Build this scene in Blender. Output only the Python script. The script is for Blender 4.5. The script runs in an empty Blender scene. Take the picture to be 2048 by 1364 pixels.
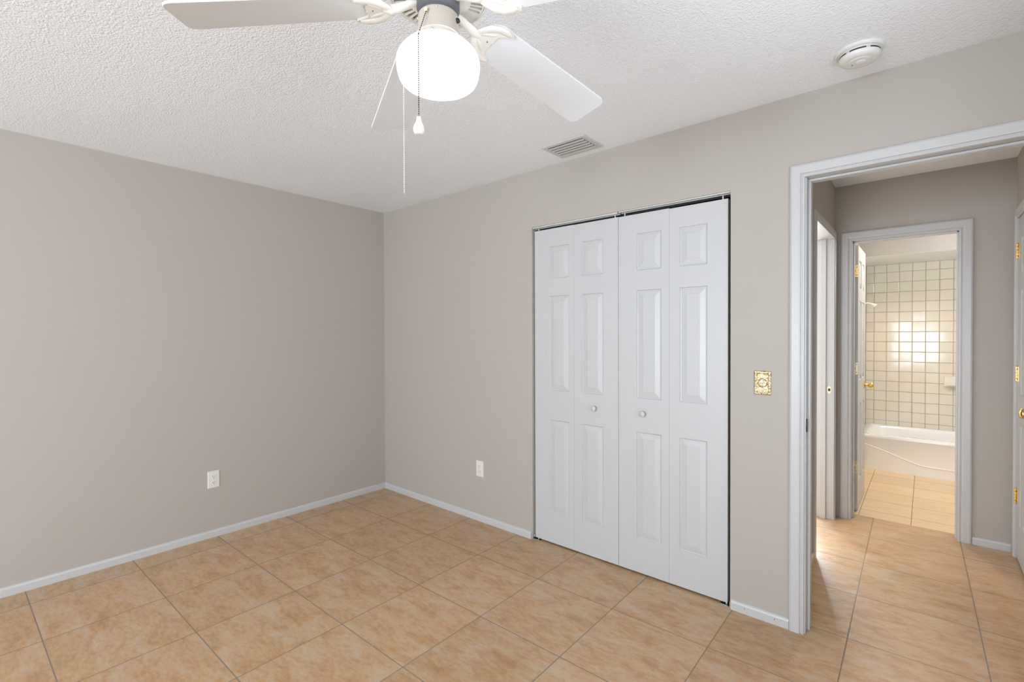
import bpy, bmesh, math, random
from mathutils import Vector, Matrix
random.seed(7)
S = bpy.context.scene
COL = S.collection
PI = math.pi

# ------------------------------------------------------------------ camera
cam_d = bpy.data.cameras.new('camera')
cam = bpy.data.objects.new('camera', cam_d)
COL.objects.link(cam)
F = Vector((-0.65209689, 0.75805438, -0.01109977))
R = Vector((0.75812223, 0.65210254, -0.00359977))
U = R.cross(F)
M = Matrix((R, U, -F)).transposed().to_4x4()
M.translation = Vector((3.6496, -2.5034, 1.3632))
cam.matrix_world = M
cam_d.sensor_fit = 'HORIZONTAL'
cam_d.sensor_width = 36.0
cam_d.lens = 962.81 * 36.0 / 2048.0
cam_d.shift_y = -3.1 / 2048.0
cam_d.clip_start = 0.02
cam_d.clip_end = 100
S.camera = cam

# ------------------------------------------------------------------ world, lights, exposure
S.view_settings.view_transform = 'Standard'
S.view_settings.look = 'None'
S.view_settings.gamma = 1.0
S.view_settings.use_curve_mapping = False
S.view_settings.exposure = 0.29
S.cycles.max_bounces = 10
S.cycles.diffuse_bounces = 7
S.cycles.glossy_bounces = 4
S.cycles.transparent_max_bounces = 8
S.cycles.caustics_reflective = False
S.cycles.caustics_refractive = False
S.cycles.sample_clamp_indirect = 6.0
S.cycles.use_denoising = True

W = bpy.data.worlds.new('world')
S.world = W
W.use_nodes = True
bg = W.node_tree.nodes['Background']
bg.inputs['Color'].default_value = (0.95, 1.0, 1.05, 1)
bg.inputs['Strength'].default_value = 2.2


def area_light(name, loc, direction, sx, sy, energy, color):
    d = bpy.data.lights.new(name, 'AREA')
    d.shape = 'RECTANGLE'
    d.size, d.size_y = sx, sy
    d.energy = energy
    d.color = color
    o = bpy.data.objects.new(name, d)
    COL.objects.link(o)
    o.location = loc
    o.rotation_euler = Vector(direction).to_track_quat('-Z', 'Y').to_euler()
    return o


# daylight that comes in through the windows (each lamp stands outside its own window)
DAY = (0.88, 1.0, 1.155)
area_light('daylight_front_window', (2.8, -6.65, 0.95), (0, 1, 0.42), 2.4, 1.5, 228, DAY)
area_light('daylight_near_window', (4.60, -1.55, 1.05), (-1, 0.0, 0.25), 1.3, 1.1, 18, DAY)
area_light('fill_side_door', (4.52, -4.9, 0.75), (-0.8, 0.6, 0.25), 1.8, 1.2, 35, DAY)  # low fill lamp outside the added sliding door, brightens the ceiling
area_light('daylight_far_room', (2.05, 3.95, 1.4), (0.15, -1, 0.0), 1.4, 1.4, 400, DAY)


H = 2.44


# ------------------------------------------------------------------ materials
def new_mat(name):
    m = bpy.data.materials.new(name)
    m.use_nodes = True
    nt = m.node_tree
    b = nt.nodes['Principled BSDF']
    return m, nt, b


def node(nt, typ, **kw):
    n = nt.nodes.new(typ)
    for k, v in kw.items():
        setattr(n, k, v)
    return n


def plain(name, col, rough=0.5, metal=0.0, spec=0.5, coat=0.0):
    m, nt, b = new_mat(name)
    b.inputs['Base Color'].default_value = (*col, 1)
    b.inputs['Roughness'].default_value = rough
    b.inputs['Metallic'].default_value = metal
    b.inputs['Specular IOR Level'].default_value = spec
    b.inputs['Coat Weight'].default_value = coat
    return m


def bumpy(name, col, rough, scale, strength, dist=0.002, detail=3.0, spec=0.5, var=0.0, scale2=None, stretch=None):
    m, nt, b = new_mat(name)
    b.inputs['Base Color'].default_value = (*col, 1)
    b.inputs['Roughness'].default_value = rough
    b.inputs['Specular IOR Level'].default_value = spec
    tc = node(nt, 'ShaderNodeTexCoord')
    mp = node(nt, 'ShaderNodeMapping')
    if stretch:
        mp.inputs['Scale'].default_value = stretch
    nt.links.new(tc.outputs['Object'], mp.inputs['Vector'])
    nz = node(nt, 'ShaderNodeTexNoise')
    nz.inputs['Scale'].default_value = scale
    nz.inputs['Detail'].default_value = detail
    nt.links.new(mp.outputs['Vector'], nz.inputs['Vector'])
    h = nz.outputs['Fac']
    if scale2:
        n2 = node(nt, 'ShaderNodeTexNoise')
        n2.inputs['Scale'].default_value = scale2
        n2.inputs['Detail'].default_value = 1.0
        n2.inputs['Distortion'].default_value = 1.2
        nt.links.new(mp.outputs['Vector'], n2.inputs['Vector'])
        rp = node(nt, 'ShaderNodeMapRange')
        rp.inputs['From Min'].default_value = 0.46
        rp.inputs['From Max'].default_value = 0.56
        nt.links.new(n2.outputs['Fac'], rp.inputs['Value'])
        ad = node(nt, 'ShaderNodeMath', operation='MULTIPLY_ADD')
        ad.inputs[1].default_value = 0.6
        nt.links.new(rp.outputs['Result'], ad.inputs[0])
        nt.links.new(nz.outputs['Fac'], ad.inputs[2])
        h = ad.outputs['Value']
    bp = node(nt, 'ShaderNodeBump')
    bp.inputs['Strength'].default_value = strength
    bp.inputs['Distance'].default_value = dist
    nt.links.new(h, bp.inputs['Height'])
    nt.links.new(bp.outputs['Normal'], b.inputs['Normal'])
    return m


def popcorn_mat():
    m, nt, b = new_mat('ceiling_texture')
    b.inputs['Base Color'].default_value = (0.88, 0.91, 0.94, 1)
    b.inputs['Roughness'].default_value = 0.42
    b.inputs['Specular IOR Level'].default_value = 0.5
    tc = node(nt, 'ShaderNodeTexCoord')
    vo = node(nt, 'ShaderNodeTexVoronoi')
    vo.feature = 'SMOOTH_F1'
    vo.inputs['Scale'].default_value = 150
    vo.inputs['Smoothness'].default_value = 0.5
    nt.links.new(tc.outputs['Object'], vo.inputs['Vector'])
    nz = node(nt, 'ShaderNodeTexNoise')
    nz.inputs['Scale'].default_value = 60
    nz.inputs['Detail'].default_value = 4
    nt.links.new(tc.outputs['Object'], nz.inputs['Vector'])
    inv = node(nt, 'ShaderNodeMath', operation='SUBTRACT')
    inv.inputs[0].default_value = 1.0
    nt.links.new(vo.outputs['Distance'], inv.inputs[1])
    mu = node(nt, 'ShaderNodeMath', operation='MULTIPLY')
    nt.links.new(inv.outputs[0], mu.inputs[0])
    nt.links.new(nz.outputs['Fac'], mu.inputs[1])
    bp = node(nt, 'ShaderNodeBump')
    bp.inputs['Strength'].default_value = 0.55
    bp.inputs['Distance'].default_value = 0.006
    nt.links.new(mu.outputs[0], bp.inputs['Height'])
    nt.links.new(bp.outputs['Normal'], b.inputs['Normal'])
    return m


def tile_floor_mat(name, size, ox, oy, rot, c_lo, c_mid, c_hi, grout, mortar, rough, streak=None, per_tile=0.10):
    m, nt, b = new_mat(name)
    tc = node(nt, 'ShaderNodeTexCoord')
    mp = node(nt, 'ShaderNodeMapping')
    mp.vector_type = 'TEXTURE'
    mp.inputs['Location'].default_value = (ox, oy, 0)
    mp.inputs['Rotation'].default_value = (0, 0, rot)
    nt.links.new(tc.outputs['Object'], mp.inputs['Vector'])
    br = node(nt, 'ShaderNodeTexBrick')
    br.offset = 0.0
    br.squash = 1.0
    br.inputs['Scale'].default_value = 1.0
    br.inputs['Brick Width'].default_value = size
    br.inputs['Row Height'].default_value = size
    br.inputs['Mortar Size'].default_value = mortar
    br.inputs['Mortar Smooth'].default_value = 0.25
    br.inputs['Bias'].default_value = 0.0
    br.inputs['Color1'].default_value = (0, 0, 0, 1)
    br.inputs['Color2'].default_value = (1, 1, 1, 1)
    br.inputs['Mortar'].default_value = (0.5, 0.5, 0.5, 1)
    nt.links.new(mp.outputs['Vector'], br.inputs['Vector'])
    # shift the mottling per tile so that each tile has its own pattern
    sc = node(nt, 'ShaderNodeVectorMath', operation='SCALE')
    sc.inputs['Scale'].default_value = 37.0
    nt.links.new(br.outputs['Color'], sc.inputs[0])
    ad = node(nt, 'ShaderNodeVectorMath', operation='ADD')
    nt.links.new(mp.outputs['Vector'], ad.inputs[0])
    nt.links.new(sc.outputs['Vector'], ad.inputs[1])
    m2 = node(nt, 'ShaderNodeMapping')
    if streak:
        m2.inputs['Scale'].default_value = streak
    nt.links.new(ad.outputs['Vector'], m2.inputs['Vector'])
    n1 = node(nt, 'ShaderNodeTexNoise')
    n1.inputs['Scale'].default_value = 9.5
    n1.inputs['Detail'].default_value = 7
    n1.inputs['Roughness'].default_value = 0.62
    n1.inputs['Distortion'].default_value = 0.5
    nt.links.new(m2.outputs['Vector'], n1.inputs['Vector'])
    n2 = node(nt, 'ShaderNodeTexNoise')
    n2.inputs['Scale'].default_value = 42
    n2.inputs['Detail'].default_value = 5
    n2.inputs['Roughness'].default_value = 0.65
    nt.links.new(m2.outputs['Vector'], n2.inputs['Vector'])
    mx = node(nt, 'ShaderNodeMath', operation='MULTIPLY_ADD')
    mx.inputs[1].default_value = 0.40
    nt.links.new(n2.outputs['Fac'], mx.inputs[0])
    m3 = node(nt, 'ShaderNodeMath', operation='MULTIPLY')
    m3.inputs[1].default_value = 0.60
    nt.links.new(n1.outputs['Fac'], m3.inputs[0])
    nt.links.new(m3.outputs[0], mx.inputs[2])
    cr = node(nt, 'ShaderNodeValToRGB')
    e = cr.color_ramp.elements
    e[0].position = 0.375
    e[0].color = (*c_lo, 1)
    e[1].position = 0.625
    e[1].color = (*c_hi, 1)
    k = e.new(0.5)
    k.color = (*c_mid, 1)
    nt.links.new(mx.outputs[0], cr.inputs['Fac'])
    # slight tile-to-tile brightness change
    pv = node(nt, 'ShaderNodeMapRange')
    pv.inputs['To Min'].default_value = 1.0 - per_tile / 2
    pv.inputs['To Max'].default_value = 1.0 + per_tile / 2
    nt.links.new(br.outputs['Color'], pv.inputs['Value'])
    vm = node(nt, 'ShaderNodeVectorMath', operation='SCALE')
    nt.links.new(cr.outputs['Color'], vm.inputs[0])
    nt.links.new(pv.outputs['Result'], vm.inputs['Scale'])
    mix = node(nt, 'ShaderNodeMix', data_type='RGBA')
    nt.links.new(br.outputs['Fac'], mix.inputs['Factor'])
    nt.links.new(vm.outputs['Vector'], mix.inputs['A'])
    mix.inputs['B'].default_value = (*grout, 1)
    nt.links.new(mix.outputs['Result'], b.inputs['Base Color'])
    rr = node(nt, 'ShaderNodeMapRange')
    rr.inputs['To Min'].default_value = rough
    rr.inputs['To Max'].default_value = 0.9
    nt.links.new(br.outputs['Fac'], rr.inputs['Value'])
    nt.links.new(rr.outputs['Result'], b.inputs['Roughness'])
    hh = node(nt, 'ShaderNodeMath', operation='MULTIPLY_ADD')
    hh.inputs[1].default_value = -1.0
    nt.links.new(br.outputs['Fac'], hh.inputs[0])
    h2 = node(nt, 'ShaderNodeMath', operation='MULTIPLY')
    h2.inputs[1].default_value = 0.18
    nt.links.new(n2.outputs['Fac'], h2.inputs[0])
    nt.links.new(h2.outputs[0], hh.inputs[2])
    bp = node(nt, 'ShaderNodeBump')
    bp.inputs['Strength'].default_value = 0.5
    bp.inputs['Distance'].default_value = 0.002
    nt.links.new(hh.outputs[0], bp.inputs['Height'])
    nt.links.new(bp.outputs['Normal'], b.inputs['Normal'])
    return m


def brass_plate_mat():
    m, nt, b = new_mat('ornate_brass')
    b.inputs['Metallic'].default_value = 0.85
    b.inputs['Roughness'].default_value = 0.38
    tc = node(nt, 'ShaderNodeTexCoord')
    nz = node(nt, 'ShaderNodeTexNoise')
    nz.inputs['Scale'].default_value = 120
    nz.inputs['Detail'].default_value = 2
    nz.inputs['Distortion'].default_value = 1.5
    nt.links.new(tc.outputs['Object'], nz.inputs['Vector'])
    cr = node(nt, 'ShaderNodeValToRGB')
    cr.color_ramp.elements[0].position = 0.38
    cr.color_ramp.elements[0].color = (0.36, 0.25, 0.11, 1)
    cr.color_ramp.elements[1].position = 0.6
    cr.color_ramp.elements[1].color = (0.86, 0.74, 0.50, 1)
    nt.links.new(nz.outputs['Fac'], cr.inputs['Fac'])
    nt.links.new(cr.outputs['Color'], b.inputs['Base Color'])
    bp = node(nt, 'ShaderNodeBump')
    bp.inputs['Strength'].default_value = 0.8
    bp.inputs['Distance'].default_value = 0.003
    nt.links.new(nz.outputs['Fac'], bp.inputs['Height'])
    nt.links.new(bp.outputs['Normal'], b.inputs['Normal'])
    return m


def emit_mat(name, col, strength):
    m, nt, b = new_mat(name)
    b.inputs['Base Color'].default_value = (0.9, 0.9, 0.9, 1)
    b.inputs['Roughness'].default_value = 0.3
    b.inputs['Emission Color'].default_value = (*col, 1)
    b.inputs['Emission Strength'].default_value = strength
    return m


def pane_mat():
    m = bpy.data.materials.new('window_glass')
    m.use_nodes = True
    nt = m.node_tree
    nt.nodes.clear()
    out = node(nt, 'ShaderNodeOutputMaterial')
    tr = node(nt, 'ShaderNodeBsdfTransparent')
    gl = node(nt, 'ShaderNodeBsdfGlossy')
    gl.inputs['Roughness'].default_value = 0.02
    mx = node(nt, 'ShaderNodeMixShader')
    mx.inputs['Fac'].default_value = 0.06
    nt.links.new(tr.outputs[0], mx.inputs[1])
    nt.links.new(gl.outputs[0], mx.inputs[2])
    nt.links.new(mx.outputs[0], out.inputs['Surface'])
    return m


MT = {
    'wall': bumpy('wall_paint', (0.435, 0.398, 0.356), 0.6, 130, 0.10, 0.0015, 3, 0.3, scale2=14),
    'wall_bath': bumpy('bath_wall_paint', (0.55, 0.52, 0.47), 0.5, 120, 0.1, 0.0015, 3, 0.3),
    'ceiling': popcorn_mat(),
    'smooth_white': bumpy('smooth_ceiling_paint', (0.86, 0.88, 0.90), 0.6, 90, 0.05, 0.001),
    'trim': plain('gloss_white_trim', (0.53, 0.525, 0.515), 0.34),
    'door': bumpy('door_white', (0.53, 0.53, 0.525), 0.36, 60, 0.05, 0.0006, 3, 0.5, stretch=(6, 6, 0.25)),
    'floor': tile_floor_mat('tan_floor_tile', 0.4601, 0.6357, -0.4144, 0.015,
                            (0.42, 0.245, 0.112), (0.515, 0.330, 0.180), (0.54, 0.420, 0.290),
                            (0.25, 0.205, 0.15), 0.0026, 0.33, streak=(0.62, 1.5, 1)),
    'floor_bath': tile_floor_mat('pale_wood_grain_tile', 0.3035, 3.2705, 2.071, 0.0,
                                 (0.68, 0.50, 0.29), (0.76, 0.57, 0.35), (0.80, 0.63, 0.42),
                                 (0.20, 0.13, 0.07), 0.002, 0.4, streak=(0.7, 5, 1)),
    'cream': plain('cream_enamel', (0.71, 0.685, 0.63), 0.35),
    'beige': plain('beige_enamel', (0.47, 0.42, 0.36), 0.35),
    'blade': plain('white_blade', (0.71, 0.73, 0.745), 0.45),
    'globe': emit_mat('lit_opal_glass', (0.95, 1.0, 1.05), 2.0),
    'lamp_fill': emit_mat('lit_fill_glass', (0.93, 1.0, 1.08), 40.0),
    'lamp_bath': emit_mat('lit_bath_glass', (1.0, 0.80, 0.55), 3.0),
    'dark': plain('dark_metal', (0.13, 0.135, 0.14), 0.45, 0.2),
    'shadow_gap': plain('dark_interior', (0.22, 0.22, 0.22), 0.8),
    'black': plain('black_metal', (0.015, 0.015, 0.018), 0.35, 0.3),
    'chain': plain('chain_metal', (0.06, 0.055, 0.045), 0.5, 0.3),
    'brass': plain('polished_brass', (0.86, 0.62, 0.24), 0.2, 1.0),
    'dull_brass': plain('dull_brass', (0.66, 0.56, 0.36), 0.35, 0.8),
    'screw': plain('dark_screw', (0.10, 0.07, 0.04), 0.4, 0.5),
    'ornate': brass_plate_mat(),
    'chrome': plain('chrome', (0.75, 0.75, 0.74), 0.15, 1.0),
    'plastic': plain('white_plastic', (0.74, 0.74, 0.71), 0.35),
    'plate': plain('outlet_plastic', (0.72, 0.705, 0.665), 0.35),
    'slot': plain('slot_dark', (0.03, 0.03, 0.03), 0.6),
    'vent': plain('vent_enamel', (0.58, 0.58, 0.56), 0.45),
    'vent_dark': plain('vent_shade_black', (0.05, 0.05, 0.05), 0.8),
    'tile': plain('glazed_wall_tile', (0.71, 0.675, 0.585), 0.08, 0.0, 0.26),
    'grout': plain('tan_grout', (0.50, 0.41, 0.27), 0.8),
    'tub': plain('tub_enamel', (0.88, 0.89, 0.90), 0.09, 0.0, 0.6),
    'soap': plain('white_ceramic', (0.78, 0.76, 0.70), 0.1),
    'track': plain('painted_track', (0.60, 0.60, 0.57), 0.35, 0.2),
    'pane': pane_mat(),
    'closet': plain('closet_shade_black', (0.05, 0.05, 0.05), 0.9),
}

# ------------------------------------------------------------------ helpers
LOC = {}


def tag(o, label=None, cat=None, group=None, kind=None):
    if label: o['label'] = label
    if cat: o['category'] = cat
    if group: o['group'] = group
    if kind: o['kind'] = kind
    return o


def thing(name, loc, label, cat, group=None, kind=None):
    o = bpy.data.objects.new(name, None)
    o.empty_display_size = 0.05
    COL.objects.link(o)
    o.location = loc
    LOC[o] = Vector(loc)
    return tag(o, label, cat, group, kind)


def obj(name, bm, mat, parent=None, smooth=False, bevel=0.0, label=None):
    """Link a bmesh given in world coordinates; a child gets its parent's base as origin."""
    base = LOC.get(parent, Vector((0, 0, 0)))
    bmesh.ops.recalc_face_normals(bm, faces=bm.faces)
    bmesh.ops.translate(bm, verts=bm.verts, vec=-base)
    me = bpy.data.meshes.new(name)
    bm.to_mesh(me)
    bm.free()
    me.materials.append(mat)
    if smooth:
        me.polygons.foreach_set('use_smooth', [True] * len(me.polygons))
        me.set_sharp_from_angle(angle=math.radians(38))
    o = bpy.data.objects.new(name, me)
    COL.objects.link(o)
    if parent is not None:
        o.parent = parent
    LOC[o] = base
    if bevel:
        md = o.modifiers.new('bevel', 'BEVEL')
        md.width = bevel
        md.segments = 2
        md.limit_method = 'ANGLE'
    if label:
        o['label'] = label
    return o


def BM():
    return bmesh.new()


def box(bm, a, b):
    x0, y0, z0 = a
    x1, y1, z1 = b
    v = [bm.verts.new(p) for p in ((x0, y0, z0), (x1, y0, z0), (x1, y1, z0), (x0, y1, z0),
                                   (x0, y0, z1), (x1, y0, z1), (x1, y1, z1), (x0, y1, z1))]
    for f in ((0, 3, 2, 1), (4, 5, 6, 7), (0, 1, 5, 4), (1, 2, 6, 5), (2, 3, 7, 6), (3, 0, 4, 7)):
        bm.faces.new([v[i] for i in f])
    return v


def boxes(*bs):
    bm = BM()
    for a, b in bs:
        box(bm, a, b)
    return bm


def lathe(bm, prof, c, n=48, axis='z', cap=True):
    """prof: list of (radius, offset along axis) around centre c."""
    c = Vector(c)
    rings = []
    for r, h in prof:
        ring = []
        if r < 1e-5:
            p = {'z': (0, 0, h), 'y': (0, h, 0), 'x': (h, 0, 0)}[axis]
            ring = [bm.verts.new(c + Vector(p))]
        else:
            for i in range(n):
                a = 2 * PI * i / n
                u, v = r * math.cos(a), r * math.sin(a)
                p = {'z': (u, v, h), 'y': (u, h, v), 'x': (h, u, v)}[axis]
                ring.append(bm.verts.new(c + Vector(p)))
        rings.append(ring)
    for A, B in zip(rings, rings[1:]):
        if len(A) == 1 and len(B) == 1:
            continue
        if len(A) == 1:
            for i in range(n):
                bm.faces.new((A[0], B[i], B[(i + 1) % n]))
        elif len(B) == 1:
            for i in range(n):
                bm.faces.new((A[i], A[(i + 1) % n], B[0]))
        else:
            for i in range(n):
                bm.faces.new((A[i], A[(i + 1) % n], B[(i + 1) % n], B[i]))
    if cap:
        for rg in (rings[0], rings[-1]):
            if len(rg) > 2:
                bm.faces.new(rg)
    return bm


def tube(bm, pts, r, n=8, flat=None):
    pts = [Vector(p) for p in pts]
    rings = []
    for i, p in enumerate(pts):
        d = (pts[min(i + 1, len(pts) - 1)] - pts[max(i - 1, 0)]).normalized()
        up = Vector((0, 0, 1)) if abs(d.z) < 0.95 else Vector((1, 0, 0))
        s = d.cross(up).normalized()
        t = s.cross(d).normalized()
        rr = r[i] if isinstance(r, (list, tuple)) else r
        rings.append([bm.verts.new(p + s * math.cos(2 * PI * k / n) * rr + t * math.sin(2 * PI * k / n) * rr * (flat or 1))
                      for k in range(n)])
    for A, B in zip(rings, rings[1:]):
        for i in range(n):
            bm.faces.new((A[i], A[(i + 1) % n], B[(i + 1) % n], B[i]))
    bm.faces.new(rings[0])
    bm.faces.new(rings[-1])
    return bm


def ball(bm, c, r, sub=1):
    bmesh.ops.create_icosphere(bm, subdivisions=sub, radius=r, matrix=Matrix.Translation(c))


def wall_with_holes(bm, axis, s0, s1, z0, z1, t0, t1, holes):
    """wall slab: runs s0..s1 along `axis`, thickness t0..t1 on the other, holes = (sa, sb, za, zb)."""
    def bx(a, b, c, d):
        if b - a < 1e-6 or d - c < 1e-6: return
        if axis == 'x': box(bm, (a, t0, c), (b, t1, d))
        else: box(bm, (t0, a, c), (t1, b, d))
    cur = s0
    for (a, b, c, d) in sorted(holes):
        bx(cur, a, z0, z1)
        bx(a, b, z0, c)
        bx(a, b, d, z1)
        cur = b
    bx(cur, s1, z0, z1)
    return bm


def structure(name, bm, mat, label=None, parent=None, **kw):
    o = obj(name, bm, mat, parent, **kw)
    if parent is None:
        o['kind'] = 'structure'
    if label: o['label'] = label
    return o


CAS = [(0.0, 0.0), (0.0, 0.009), (0.003, 0.012), (0.008, 0.012), (0.0105, 0.008), (0.014, 0.008),
       (0.017, 0.014), (0.022, 0.016), (0.050, 0.0155), (0.057, 0.0125), (0.060, 0.008), (0.060, 0.0)]


def casing(bm, a, b, zt, f, w=0.060, z0=0.0):
    """U-shaped mitred door casing: opening a..b wide, top zt; f(s, z, d) maps to the world."""
    k = w / 0.060
    rows = []
    for (u, d) in CAS:
        u *= k
        rows.append([bm.verts.new(f(a - u, z0, d)), bm.verts.new(f(a - u, zt + u, d)),
                     bm.verts.new(f(b + u, zt + u, d)), bm.verts.new(f(b + u, z0, d))])
    for A, B in zip(rows, rows[1:]):
        for i in range(3):
            bm.faces.new((A[i], A[i + 1], B[i + 1], B[i]))
    return bm


def panel_door(bm, w, h, t, panels, f, relief=0.006):
    """Slab with raised panels on its front; local s 0..w, z 0..h, d (0 front, +t back); f maps to world."""
    xs = sorted({0.0, w, *[p[0] for p in panels], *[p[1] for p in panels]})
    zs = sorted({0.0, h, *[p[2] for p in panels], *[p[3] for p in panels]})
    V = {}

    def v(s, z, d):
        k = (round(s, 5), round(z, 5), round(d, 5))
        if k not in V: V[k] = bm.verts.new(f(s, z, d))
        return V[k]
    rel = [(0.0, 0.0), (0.004, relief * 0.9), (0.008, relief), (0.011, relief * 0.75), (0.036, 0.0012), (0.038, 0.0)]
    for i in range(len(xs) - 1):
        for j in range(len(zs) - 1):
            a, b, c, d = xs[i], xs[i + 1], zs[j], zs[j + 1]
            isp = any(abs(p[0] - a) < 1e-4 and abs(p[1] - b) < 1e-4 and abs(p[2] - c) < 1e-4 and abs(p[3] - d) < 1e-4 for p in panels)
            if not isp:
                bm.faces.new((v(a, c, 0), v(b, c, 0), v(b, d, 0), v(a, d, 0)))
            else:
                pr = None
                for (ins, dep) in rel:
                    ring = [v(a + ins, c + ins, dep), v(b - ins, c + ins, dep), v(b - ins, d - ins, dep), v(a + ins, d - ins, dep)]
                    if pr:
                        for q in range(4):
                            bm.faces.new((pr[q], pr[(q + 1) % 4], ring[(q + 1) % 4], ring[q]))
                    pr = ring
                bm.faces.new(pr)
    # back and rim
    B = [v(0, 0, t), v(w, 0, t), v(w, h, t), v(0, h, t)]
    bm.faces.new(B)
    bm.faces.new([v(x, 0, 0) for x in xs] + [B[1], B[0]])
    bm.faces.new([v(x, h, 0) for x in xs] + [B[2], B[3]])
    bm.faces.new([v(0, z, 0) for z in zs] + [B[3], B[0]])
    bm.faces.new([v(w, z, 0) for z in zs] + [B[2], B[1]])
    return bm


# ------------------------------------------------------------------ room shell
XR = 4.13          # right wall of the bedroom
YF = -6.20         # wall behind the camera
HX0, HX1, HY = 3.135, 4.07, 1.775   # hall
T = 0.115
BX1 = 4.66         # bathroom right wall
structure('floor', boxes(((-0.12, YF - 0.12, -0.08), (XR + 0.12, 0.0, 0.0)), ((-0.12, 0.0, -0.08), (XR + 0.12, 1.905, 0.0))),
          MT['floor'], 'tan square ceramic tile floor with thin dark grout in bedroom and hall')
structure('floor', boxes(((3.0, 1.905, -0.08), (BX1 + 0.1, 4.3, 0.001))), MT['floor_bath'],
          'pale wood-grain tile floor of the bathroom')
structure('floor', boxes(((0.3, 1.905, -0.08), (3.0, 3.6, 0.0))), MT['floor'], 'tan tile floor of the side room')
structure('ceiling', boxes(((-0.12, YF - 0.12, H), (BX1 + 0.12, 4.35, H + 0.1))), MT['ceiling'],
          'white popcorn textured ceiling')

structure('wall_left', wall_with_holes(BM(), 'y', YF, T, 0, H, -0.12, 0.0, []), MT['wall'], 'greige painted left wall')
# closet wall: closet opening and doorway
structure('wall_back', wall_with_holes(BM(), 'x', 0.0, XR, 0, H, 0.0, T,
                                       [(1.672, 2.918, 0.0, 2.066), (3.220, 4.012, 0.0, 2.082)]), MT['wall'],
          'greige painted wall with closet opening and doorway')
structure('wall_right', wall_with_holes(BM(), 'y', YF, T, 0, H, XR, XR + 0.12, [(-5.85, -3.95, 0.02, 2.10), (-2.15, -0.75, 0.70, 2.00)]), MT['wall'],
          'greige painted wall beside the camera')
structure('wall_front', wall_with_holes(BM(), 'x', -0.12, XR + 0.12, 0, H, YF - 0.12, YF, [(1.20, 3.95, 0.52, 1.95)]), MT['wall'],
          'greige painted window wall behind the camera')
# closet box behind the bifold doors, its shade put into near-black walls
structure('wall_closet', boxes(((1.50, T + 0.60, 0), (3.02, T + 0.66, H)), ((1.50, T, 0), (1.56, T + 0.6, H)),
                               ((2.98, T, 0), (3.02, T + 0.6, H))), MT['closet'], 'inside walls of the closet, coloured near-black for shade')
# hall
structure('wall_hall_left', wall_with_holes(BM(), 'y', T, HY + T, 0, H, HX0 - 0.11, HX0, [(0.902, 1.683, 0, 2.065)]),
          MT['wall'], 'greige hall wall with a side doorway')
structure('wall_hall_back', wall_with_holes(BM(), 'x', HX0, HX1 + 0.12, 0, H, HY, HY + 0.125, [(3.220, 3.830, 0, 2.050)]),
          MT['wall'], 'greige hall wall around the bathroom doorway')
structure('wall_hall_right', wall_with_holes(BM(), 'y', T, HY, 0, H, HX1, HX1 + 0.12, [(0.905, 1.695, 0, 2.065)]),
          MT['wall'], 'greige hall wall with a closed white door')
structure('wall_hall_closet', boxes(((HX1 + 0.12, 0.8, 0), (HX1 + 0.16, 1.8, H))), MT['closet'], 'wall behind the hall closet door, coloured near-black for shade')
# side room
structure('wall_side_room', boxes(((0.3, 0.775, 0), (3.025, 0.80, H)), ((0.82, 0.80, 0), (0.92, 3.5, H)),
                                  ((2.90, 1.90, 0), (3.0, 3.5, H))), MT['wall'], 'greige walls of the side room')
structure('wall_side_window', wall_with_holes(BM(), 'x', 0.82, 3.0, 0, H, 3.5, 3.6, [(1.30, 2.80, 0.7, 2.1)]), MT['wall'],
          'greige window wall of the side room')
# bathroom
SOF = 2.112
structure('wall_bath_left', boxes(((3.0, 1.90, 0), (HX0, 4.35, H))), MT['wall_bath'], 'beige bathroom left wall')
structure('wall_bath_right', boxes(((BX1, 1.90, 0), (BX1 + 0.1, 4.35, H))), MT['wall_bath'], 'beige bathroom right wall')
structure('wall_bath_front', boxes(((HX1 + 0.12, HY, 0), (BX1, HY + 0.125, H))), MT['wall_bath'], 'beige bathroom door-side wall')
structure('wall_bath_back', boxes(((HX0, 4.212, 0), (BX1, 4.33, H))), MT['grout'], 'tan grouted backing of the tub wall')
structure('trim_1', boxes(((HX0, 3.40, SOF), (BX1, 4.212, H))), MT['smooth_white'], 'smooth white soffit above the bathtub')
structure('trim_2', boxes(((HX0, 3.386, SOF + 0.002), (BX1, 3.40, H))), MT['wall'], 'beige painted front of the soffit')

# glazed tile field on the tub wall, every tile pillowed and a touch out of plane
bm = BM()
s = 0.109
sz = 0.1085
for i in range(-4, 11):
    for j in range(-12, 5):
        x0 = 3.536 + i * s
        z0 = 1.590 + j * sz
        x1, z1 = x0 + s, z0 + sz
        x0, x1 = max(x0, HX0), min(x1, BX1)
        z1 = min(z1, SOF)
        if x1 - x0 < 0.02 or z1 - z0 < 0.012 or z0 < 0.25: continue
        g = 0.0012
        ax, az = random.uniform(-1, 1) * 0.0040, random.uniform(-1, 1) * 0.0030
        cx, cz = (x0 + x1) / 2, (z0 + z1) / 2

        def P(u, w, d):
            return (u, 4.212 - d - (u - cx) * ax / 0.5 - (w - cz) * az / 0.5, w)
        lay = []
        for ins, d in ((g, 0.0), (g, 0.0085), (g + 0.0015, 0.0105), (g + 0.004, 0.0115)):
            lay.append([bm.verts.new(P(u, w, d)) for u, w in ((x0 + ins, z0 + ins), (x1 - ins, z0 + ins), (x1 - ins, z1 - ins), (x0 + ins, z1 - ins))])
        for A, B in zip(lay, lay[1:]):
            for q in range(4):
                bm.faces.new((A[q], A[(q + 1) % 4], B[(q + 1) % 4], B[q]))
        bm.faces.new(lay[-1])
structure('wall_tile', bm, MT['tile'], 'cream glazed square tiles on the wall behind the bathtub')

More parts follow.
